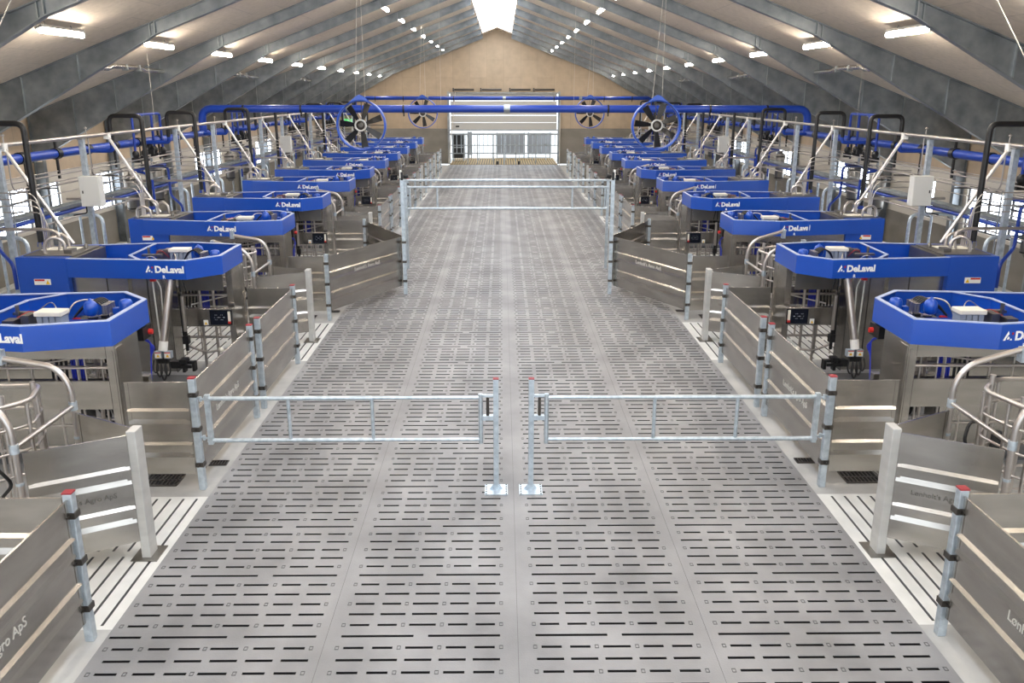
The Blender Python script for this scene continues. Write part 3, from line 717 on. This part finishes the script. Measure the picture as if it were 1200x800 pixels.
# near tube gates, centre posts
for s in (-1, 1):
    r = empty('tube_gate', (0, 0, 0)); Y = 10.24; G = lambda a: s*a
    m = MB()
    m.tube([(G(1.8), Y, 1.28), (G(3.92), Y, 1.28)], .028, 10); m.tube([(G(1.8), Y, .71), (G(3.92), Y, .71)], .028, 10)
    for x in (1.8, 2.86): m.tube([(G(x), Y, .71), (G(x), Y, 1.28)], .024, 10)
    m.bar((G(3.88), Y, .66), (G(3.88), Y, 1.33), .06, .06, up=(0, 1, 0)); m.build('outer_frame', 'galv', r)
    m = MB(); m.tube([(G(.42), Y, 1.28), (G(1.85), Y, 1.28)], .022, 10); m.tube([(G(.42), Y, .71), (G(1.85), Y, .71)], .022, 10); m.tube([(G(.42), Y, .66), (G(.42), Y, 1.33)], .03, 10); m.build('sliding_frame', 'galv', r)
    m = MB(); m.box(min(G(.24), G(.42)), max(G(.24), G(.42)), Y-.02, Y+.02, 1.29, 1.32); m.box(min(G(.24), G(.40)), max(G(.24), G(.40)), Y-.03, Y+.03, .98, 1.04); m.build('latch', 'galv', r)
    m = MB(); m.tube([(G(.33), Y, 1.0), (G(.33), Y, 1.3)], .02, 8); m.build('latch_spring', 'strap', r)
    for z in (.73, 1.26):
        m = MB(); m.tube([(G(3.88), Y, z), (G(4.03), 10.3, z)], .014, 8); m.lathe((G(3.98), 10.28, z-.03), [(.022, 0), (.022, .06)], 8); m.build('hinge', 'galv', r)
    tag(r, 'galvanised tube gate closing the %s half of the aisle near the camera' % SIDE[s], 'gate')
    r = empty('gate_post', (G(.225), Y, 0))
    m = MB(); m.box(-.035, .035, -.035, .035, .012, 1.53); m.build('upright', 'galv', r, bevel=.006)
    m = MB(); m.box(-.036, .036, -.036, .036, 1.53, 1.54); m.build('post_cap', 'cap', r)
    m = MB(); m.box(-.15, .15, -.17, .13, 0.001, .014)
    for a in (-1, 1): m.add([(a*.035, -.006, .012), (a*.09, -.006, .012), (a*.035, -.006, .08), (a*.035, .006, .012), (a*.09, .006, .012), (a*.035, .006, .08)], [(0, 1, 2), (3, 5, 4), (0, 3, 4, 1), (1, 4, 5, 2), (2, 5, 3, 0)])
    bp = m.build('base_plate', 'galv', r)
    m = MB()
    for i in range(5):
        for x in (-.13, .13): m.lathe((x, -.15+i*.065, .014), [(.009, 0), (.009, .008)], 6)
    m.build('bolts', 'strap', bp)
    tag(r, 'square galvanised post on a bolted base plate, %s of the two at the aisle centre' % SIDE[s], 'post', 'centre gate posts')
# raised gate with tall posts
for s in (-1, 1):
    r = empty('tall_gate_post', (0, 0, 0)); m = MB(); m.box(s*2.63-.045, s*2.63+.045, 21.6-.045, 21.6+.045, 0, 2.9); m.build('upright', 'galv', r)
    m = MB(); m.box(s*2.92-.04, s*2.92+.04, 24.9, 24.98, 0, 2.55); m.build('back_upright', 'galv', r)
    m = MB()
    for z in (.35, .85, 1.35): m.box(s*2.63-.052, s*2.63+.052, 21.55, 21.65, z-.03, z+.03)
    m.build('strap', 'strap', r)
    m = MB(); m.box(s*2.63-.03, s*2.63+.03, 21.57, 21.63, 2.9, 3.1); m.lathe((s*2.53, 21.6, 3.0), [(.05, -.06), (.06, 0), (.04, .06)], 10, 'x'); m.build('winch', 'black', r)
    m = MB(); m.box(s*2.66-.025, s*2.66+.025, 21.58, 21.62, 2.95, 3.15); m.build('winch_bracket', 'white', r)
    tag(r, 'tall galvanised post of the raised gate on the %s of the aisle' % SIDE[s], 'post', 'tall posts of the raised gate')
r = empty('raised_gate', (0, 0, 0))
m = MB(); m.tube([(-2.68, 21.6, 2.9), (2.68, 21.6, 2.9)], .028, 10); m.build('header_tube', 'galv', r)
m = MB(); m.tube([(-2.5, 21.6, 2.73), (2.5, 21.6, 2.73)], .03, 10); m.tube([(-2.5, 21.6, 2.2), (2.5, 21.6, 2.2)], .03, 10)
for x in (-2.44, -1.76, 1.62, 2.44): m.tube([(x, 21.6, 2.2), (x, 21.6, 2.73)], .024, 8)
m.build('gate_frame', 'galv', r); tag(r, 'galvanised tube gate raised across the middle of the aisle between tall posts', 'gate')

# floor drains
for s in (-1, 1):
    for k in range(0, 2):
        for (x0, x1, y0, y1, nm, n) in ((4.45, 4.92, 10.38, 10.72, 'large', 9), (4.0, 4.24, 11.03, 11.17, 'small', 6)):
            yo = T*k; r = empty('floor_drain', (0, 0, 0))
            m = MB(); X0, X2 = min(s*x0, s*x1), max(s*x0, s*x1); m.box(X0, X2, y0+yo, y1+yo, .001, .006); m.build('drain_pit', 'slotdark', r)
            m = MB()
            for i in range(n+1): xx = X0+(X2-X0)*i/n; m.box(xx-.006, xx+.006, y0+yo, y1+yo, .006, .018)
            for yy in (y0, y1) + (((y0+y1)/2,) if nm == 'large' else ()): m.box(X0, X2, yy+yo-.012, yy+yo+.012, .006, .018)
            m.build('grating', 'strap', r)
            tag(r, '%s steel floor drain by the %s %s fence post' % (nm, 'near' if k == 0 else 'second', SIDE[s]), 'floor drain', 'floor drains beside the aisle')

# ================================================================== SERVICE LINES BEHIND THE ROBOTS
RXX, RZ = 9.14, 4.08
for s in (-1, 1):
    sd = SIDE[s]
    o = MB(); o.tube([(s*RXX, 1, RZ), (s*RXX, 60, RZ)], .04, 10); x = o.build('header_rail', 'tube'); tag(x, 'long steel header pipe above the %s row of robots' % sd, 'pipe')
    cols = []
    for k in range(-1, 6):
        for b in (15.7, 18.9):
            y = b+T*(k-0) if k >= 0 else b-T
            if y < 60: cols.append(y)
    for i, y in enumerate(sorted(cols)):
        r = empty('support_post', (s*RXX, y, 0)); m = MB(); m.box(-.05, .05, -.05, .05, .01, RZ-.05); m.build('upright', 'galv', r)
        m = MB(); m.box(-.1, .1, -.1, .1, 0.0, .015); m.box(-.06, .06, -.08, .08, RZ-.06, RZ-.035); m.build('end_plate', 'galvdull', r)
        m = MB(); m.tube([(0, .25, RZ+.02), (0, .25, RZ+.15)], .012, 6); m.lathe((0, .25, RZ+.17), [(.012, -.03), (.035, 0), (.012, .03)], 8, 'x'); m.tube([(0, .3, RZ), (0, .3, 3.3), (s*.0, .5, 3.2), (0, .7, 3.25)], .014, 6, .1); m.build('hook', 'tube', r)
        tag(r, 'square galvanised support post, %s from the camera behind the %s robots' % (ORD[i], sd), 'post', 'support posts behind the %s robots' % sd)
        if i % 2 == 1 or True:
            # galvanised hoop beside it
            hr = empty('hoop_rail', (s*(RXX+.25), y+.5, 0)); m = MB()
            m.tube([(s*-.25, 0, 0), (s*-.25, 0, 2.35), (s*.75, 0, 2.35), (s*.75, 0, 0)], .04, 8, .2); m.tube([(s*.25, 0, 0), (s*.25, 0, 2.33)], .03, 8); m.build('hoop', 'galv', hr)
            tag(hr, 'bent galvanised hoop rail beside the %s support post of the %s row' % (ORD[i], sd), 'rail', 'hoop rails behind the %s robots' % sd)
    # longitudinal blue duct
    DXX, DZ = 10.1, 3.68
    r = empty('air_duct', (s*DXX, 0, DZ)); m = MB(); m.tube([(0, 1, 0), (0, 61, 0)], .1, 14); m.build('duct', 'ductblue', r)
    for i in range(40):
        m = MB(); y = 1.9+1.48*i; m.lathe((0, y, 0), [(.125, -.09), (.125, .09)], 12, 'y')
        if i % 2 == 0: m.box(-.02, .02, y-.03, y+.03, -.55, .3)
        m.build('duct_clamp', 'black', r)
    tag(r, 'long blue duct running along the %s wall above the milking robots' % sd, 'duct')
    # thin steel lines carried under the duct
    r = empty('steel_pipe_run', (s*DXX, 0, 0)); 
    for (dx, z, rr) in ((0, 3.30, .012), (.08, 3.2, .012), (0, 3.08, .016), (.1, 2.98, .02), (-.35, 3.28, .018), (-.55, 3.12, .014), (-.2, 2.86, .014)):
        m = MB(); m.tube([(s*dx, 2, z), (s*dx, 60, z)], rr, 6); m.build('pipe', 'tube', r)
    m = MB()
    for i in range(20):
        m.bar((s*0, 3.5+2.96*i, 2.8), (0, 3.5+2.96*i, 3.6), .03, .03, up=(0, 1, 0))
        m.box(min(s*.15, -s*.6), max(s*.15, -s*.6), 3.48+2.96*i, 3.52+2.96*i, 3.04, 3.07)
    m.build('pipe_bracket', 'strap', r)
    tag(r, 'bundle of thin steel pipes running under the %s blue duct' % sd, 'pipe bundle')
    # cable tray
    r = empty('cable_tray', (s*9.75, 0, 2.55)); m = MB(); m.box(-.15, .15, 2, 60, 0, .012); m.box(-.15, -.14, 2, 60, 0, .07); m.box(.14, .15, 2, 60, 0, .07); m.build('tray', 'galvdull', r)
    m = MB(); m.tube([(s*-.1, 2, -.06), (s*-.1, 60, -.06)], .045, 8); m.build('blue_pipe', 'ductblue', r); tag(r, 'grey cable tray with a blue pipe beneath, along the %s wall' % sd, 'cable tray')
    m = MB()
    m.tube([(s*9.6, 2, 2.35), (s*9.6, 60, 2.35)], .022, 6); x = m.build('lower_pipe', 'tube'); tag(x, 'thin steel pipe below the cable tray on the %s side' % sd, 'pipe')
    # struts and black hoses for each robot
    for n in range(11):
        p, q = divmod(n, 2); odd = q == 0
        ys = (20.15-T+T*p) if odd else (15.9+T*p); yh = (20.6-T+T*p) if odd else (15.5+T*p)
        r = empty('diagonal_strut', (s*RXX, ys, RZ-.03)); m = MB(); m.tube([(0, 0, 0), (-s*(RXX-8.12), 0, 2.32-RZ)], .034, 10); m.build('tube', 'tube', r)
        m = MB(); m.box(-.06, .06, -.06, .06, -.08, .06); m.build('strut_bracket', 'white', r)
        tag(r, 'slanting steel strut from the header pipe down to the %s %s robot' % (ORD[n], sd), 'strut', 'slanting struts over the %s robots' % sd)
        m = MB(); r = empty('black_hose', (s*8.5, yh, 0)); m.tube([(0, 0, 2.33), (0, 0, 4.47), (s*.75, 0, 4.47), (s*.75, 0, 3.82)], .052, 10, .14); m.build('hose', 'black', r)
        m = MB(); m.tube([(s*.75, 0, 3.84), (s*.75, 0, 3.68), (s*1.52, 0, 3.68)], .05, 8, .1); m.build('duct_branch', 'ductblue', r)
        m = MB(); m.tube([(s*-.07, .05, 2.33), (s*-.07, .05, 3.0)], .03, 8); m.lathe((0, 0, 2.31), [(.07, 0), (.06, .08)], 10); m.build('hose_fitting', 'bluedark', r)
        tag(r, 'black looped hose rising from the %s %s robot to the duct' % (ORD[n], sd), 'hose', 'black hoses over the %s robots' % sd)
    # receiver vessels with blue pipework, one set per robot pair
    for k in range(0, 5):
        yb = 24.1+T*(k-1)
        r = empty('receiver_unit', (s*9.85, yb, 0))
        for i, (dy, dx, z0, z1) in enumerate(((.65, .1, 2.05, 3.0), (-.6, .3, 1.95, 2.85))):
            m = MB(); m.lathe((s*dx, dy, z0), [(.08, -.1), (.15, 0), (.165, .06), (.165, z1-z0-.1), (.14, z1-z0-.02), (.06, z1-z0+.02), (.05, z1-z0+.1)], 16); v = m.build('vessel', 'stainless_dark', r)
            m = MB(); m.lathe((s*dx, dy, z0), [(.17, .0), (.17, .03)], 16); m.build('vessel_band', 'black', v); m = MB(); m.lathe((s*dx, dy, z1), [(.17, -.13), (.17, -.10)], 16); m.build('vessel_band', 'black', v)
        m = MB()
        for (y0, y1) in ((-.8, .5), (-.2, 1.1)):
            m.tube([(0, y0, 3.3), (0, y0, 4.42), (0, y1, 4.42), (0, y1, 3.3)], .035, 8, .1)
        m.tube([(-s*.1, -.5, 2.0), (-s*.1, -.5, 2.9), (s*.25, -.5, 2.95), (s*.25, 1.8, 2.95)], .035, 8, .1)
        m.tube([(s*.3, .4, 3.0), (-s*.35, .4, 3.0), (-s*.35, .4, 2.2), (-s*.75, .1, 1.95), (-s*.75, .1, 1.5)], .035, 8, .12)
        m.build('blue_pipework', 'bluedark', r)
        for (y, z) in ((-.8, 3.4), (.5, 3.45), (1.1, 3.4), (-.2, 3.4), (.2, 3.55)):
            m = MB(); m.lathe((0, y, z), [(.06, -.08), (.09, -.03), (.09, .05), (.05, .1)], 10); m.box(-.1, .1, y-.05, y+.05, z-.2, z-.07); m.build('valve', 'black', r)
        m = MB(); m.tube([(-s*.2, -1.2, 3.1), (-s*.2, 1.3, 3.1)], .02, 6); m.tube([(-s*.3, -.9, 2.75), (-s*.3, 1.5, 2.75)], .016, 6); m.tube([(-s*.45, .9, 3.2), (-s*.45, .9, 2.0)], .014, 6); m.tube([(-s*.6, .2, 3.0), (s*.4, .2, 3.0)], .014, 6)
        for yy in (-.35, .95): m.bar((s*.3, yy, 0), (s*.3, yy, 3.6), .05, .05, up=(0, 1, 0))
        m.build('support_frame', 'galvdull', r)
        tag(r, 'pair of steel receiver vessels with blue pipework, %s from the camera on the %s side' % (ORD[k], sd), 'receiver unit', 'receiver units behind the %s robots' % sd)
    # control cabinets
    for k in (0, 2, 4):
        y = 18.9+T*k; r = empty('control_box', (s*RXX, y-.06, 2.63)); m = MB(); m.box(min(s*.05, -s*.38), max(s*.05, -s*.38), -.22, -.0, 0, .64); m.build('housing', 'greybox', r, bevel=.01)
        if s < 0:
            r.scale = (1, 1, 1)
        m = MB(); m.box(min(s*.04, -s*.37), max(s*.04, -s*.37), -.232, -.22, .01, .63); m.build('door', 'greybox', r); m = MB(); m.box(-s*.02-.012, -s*.02+.012, -.24, -.232, .28, .34); m.build('lock', 'black', r)
        m = MB(); m.tube([(0, -.12, 0), (0, -.12, -.15), (s*.3, -.12, -.2)], .015, 6, .05); m.build('cable', 'black', r)
        tag(r, 'grey electrical box on a support post behind the %s robots, %s from the camera' % (sd, ORD[k//2]), 'electrical box', 'grey electrical boxes')

# cross ducts
for (y, z, nm) in ((29.5, 4.47, 'near'), (60.3, 4.62, 'far')):
    r = empty('cross_duct', (0, y, z)); m = MB(); m.tube([(-10.1, 0, 3.72-z), (-10.1, 0, 0), (10.1, 0, 0), (10.1, 0, 3.72-z)], .125, 16, .35); m.build('duct', 'ductblue', r)
    m = MB()
    for x in (-6.8, -3.4, 3.4, 6.8, -8.7, 8.7): m.lathe((x, 0, 0), [(.14, -.03), (.14, .03)], 16, 'x'); m.box(x-.02, x+.02, -.02, .02, -.24, .0)
    m.build('duct_clamp', 'black', r); m = MB()
    for x in (0.03, -5.2, 5.2): m.lathe((x, 0, 0), [(.14, -.1), (.14, .1)], 16, 'x')
    m.build('coupling', 'galvdull', r)
    tag(r, '%s blue duct crossing the whole barn overhead' % nm, 'duct')

# fans
def make_fan():
    r = empty('hanging_fan'); R = .63
    m = MB(); n = 40; prof = []
    vs = []; 
    for k in range(n):
        a = 2*PI*k/n
        for (rr, yy) in ((R, -.14), (R+.035, -.14), (R+.035, .14), (R, .14)): vs.append((rr*math.sin(a), yy, rr*math.cos(a)))
    fs = [(4*k+i, 4*((k+1) % n)+i, 4*((k+1) % n)+(i+1) % 4, 4*k+(i+1) % 4) for k in range(n) for i in range(4)]
    m.add(vs, fs, True)
    pts = [(-.56, .34), (-.1, .76), (0, .80), (.1, .76), (.56, .34), (.42, .49), (.2, .61), (0, .645), (-.2, .61), (-.42, .49)]
    k = len(pts); m.add([(x, -.14, z) for x, z in pts]+[(x, -.1, z) for x, z in pts], [(0, 1, 9), (1, 8, 9), (1, 2, 7, 8), (2, 3, 6, 7), (3, 5, 6), (3, 4, 5)]+[(10, 19, 11), (11, 19, 18), (11, 18, 17, 12), (12, 17, 16, 13), (13, 16, 15), (13, 15, 14)]+[(i, (i+1) % k, k+(i+1) % k, k+i) for i in range(k)])
    m.build('housing', 'blue', r)
    m = MB(); n2 = 7
    for i in range(n2):
        a = 2*PI*i/n2+.3
        def P(rad, da, dy): return (rad*math.sin(a+da), dy, rad*math.cos(a+da))
        q = [P(.13, -.28, .03), P(.13, .28, -.03), P(.35, .22, -.035), P(.59, .17, -.03), P(.59, -.13, .03), P(.35, -.2, .035)]
        m.add(q+[(x, y+.006, z) for x, y, z in q], [(0, 1, 2, 5), (5, 2, 3, 4), (6, 11, 8, 7), (11, 10, 9, 8), (0, 6, 7, 1), (3, 9, 10, 4), (1, 7, 8, 2), (2, 8, 9, 3), (4, 10, 11, 5), (5, 11, 6, 0)])
    m.build('rotor_blades', 'black', r)
    m = MB(); m.lathe((0, -.06, 0), [(.05, -.1), (.12, -.09), (.12, .12), (.05, .13)], 16, 'y'); m.tube([(-.62, .12, 0), (.62, .12, 0)], .012, 6); m.tube([(0, .12, -.62), (0, .12, .62)], .012, 6); mo = m.build('motor', 'strap', r)
    m = MB(); n = 24; vs = []
    for k in range(n):
        a = 2*PI*k/n
        for (rr, yy) in ((.12, -.18), (.165, -.18), (.165, -.15), (.12, -.15)): vs.append((rr*math.sin(a), yy, rr*math.cos(a)))
    m.add(vs, [(4*k+i, 4*((k+1) % n)+i, 4*((k+1) % n)+(i+1) % 4, 4*k+(i+1) % 4) for k in range(n) for i in range(4)], True)
    m.build('hub_ring', 'steel_light', r)
    return r
fan0 = make_fan(); bpy.context.view_layer.update()
for i, (x, y, z, nm) in enumerate(((-3.95, 24, 4.14, 'near left'), (4.06, 24, 4.14, 'near right'), (-3.7, 40, 4.1, 'far left'), (3.83, 40, 4.1, 'far right'))):
    o = fan0 if i == 0 else copy_tree(fan0); o.location = (x, y, z)
    tag(o, 'round blue-rimmed fan hanging on ropes, the %s one' % nm, 'fan', 'hanging fans over the robot rows')
    for j, (dx, ex) in enumerate(((-.13, .05), (.13, .12))):
        m = MB(); m.tube([(x+dx, y, z+.66), (x+ex, y+.05, panel(x+ex)-.03)], .006, 5); ro = m.build('rope', 'rope')
        tag(ro, '%s rope holding up the %s fan' % ('left' if j == 0 else 'right', nm), 'rope', 'ropes holding the fans')
# thin ropes and wires
ROPES = [((-6.0, 12.2, None), (-9.14, 14.2, 4.1), 'long white rope slanting in the top left corner'), ((6.1, 12.2, None), (9.14, 14.2, 4.1), 'long white rope slanting in the top right corner'),
         ((-2.2, 30, None), (-2.2, 30.1, 4.6), 'thin wire dropping to the near cross duct, left'), ((2.3, 30, None), (2.3, 30.1, 4.6), 'thin wire dropping to the near cross duct, right'),
         ((-3.4, 62.4, 5.0), (-3.95, 62.4, 0), 'thin white pole rising beside the far doorway, left'), ((3.95, 62.0, 4.6), (3.95, 62.0, 0), 'thin white pole rising beside the far doorway, right'),
         ((-9.14, 23, None), (-9.14, 23, 4.1), 'thin wire from the roof to the left header pipe'), ((9.14, 23, None), (9.14, 23, 4.1), 'thin wire from the roof to the right header pipe')]
for a, b, l in ROPES:
    a = (a[0], a[1], panel(a[0])-.03 if a[2] is None else a[2]); m = MB(); m.tube([a, b], .009 if 'rope' in l else (.03 if 'pole' in l else .004), 5); o = m.build('wire' if 'wire' in l else ('rope' if 'rope' in l else 'pole'), 'rope')
    tag(o, l, 'wire' if 'wire' in l else ('rope' if 'rope' in l else 'pole'))

# far feed fence
r = empty('feed_fence', (0, 63.0, 0)); m = MB()
m.bar((-4.0, 0, 2.12), (4.0, 0, 2.12), .08, .12); m.bar((-3.9, 0, 1.35), (3.9, 0, 1.35), .05, .06); m.bar((-3.9, 0, .78), (3.9, 0, .78), .06, .07); m.build('fence_rail', 'galvdull', r)
m = MB()
for i in range(24): x = -3.7+i*.32; m.tube([(x, 0, .78 if i % 3 else .3), (x, 0, 2.1)], .022, 6)
m.build('fence_bars', 'galv', r)
m = MB()
for x in (-2.6, -1.9, -.75, .85, 2.3): m.box(x-.03, x+.03, -.03, .03, 0, 2.1)
m.build('fence_post', 'galvdull', r)
m = MB(); m.tube([(.02, -.25, 0), (.02, -.25, 2.2)], .05, 8); m.build('centre_pole', 'galv', r)
m = MB(); m.box(-.55, -.4, -.3, -.2, 0, .25); m.box(1.0, 1.15, -.3, -.2, 0, .25); m.build('floor_stop', 'black', r)
tag(r, 'galvanised barred fence across the far doorway', 'fence')
for (x0, x1, y, h, mt, lb, nm) in ((-3.85, -2.95, 66.0, 2.0, 'black', 'dark upright box outside at the left of the far doorway', 'dark_box'), (-2.85, -2.5, 69.5, 2.0, 'outgrey', 'grey narrow cabinet outside the far doorway', 'cabinet'),
                              (-.6, 1.7, 70, 1.9, 'outgrey', 'grey feed container outside the far doorway, left one', 'feed_container'), (1.9, 3.8, 70.3, 1.9, 'outgrey', 'grey feed container outside the far doorway, right one', 'feed_container')):
    rr = empty(nm, ((x0+x1)/2, y, 0)); w = (x1-x0)/2; m = MB(); m.box(-w, w, -.3, .5, .25, h); m.build('housing', mt, rr, bevel=.03); m = MB()
    for a in (-w+.05, w-.1): m.box(a, a+.06, -.32, .5, -.05, h+.05)
    m.box(-w, w, -.34, -.3, h*.5, h*.5+.08); m.build('frame', 'galvdull', rr); tag(rr, lb, nm.replace('_', ' ').replace('dark ', ''))
# exit sign
r = empty('exit_sign', (-11.2, YFAR-.1, 2.95)); m = MB(); m.box(-.3, .3, -.05, .1, -.2, .2); m.build('sign_box', 'exit', r); tag(r, 'small green lit exit sign on the far wall behind the near left fan', 'sign')
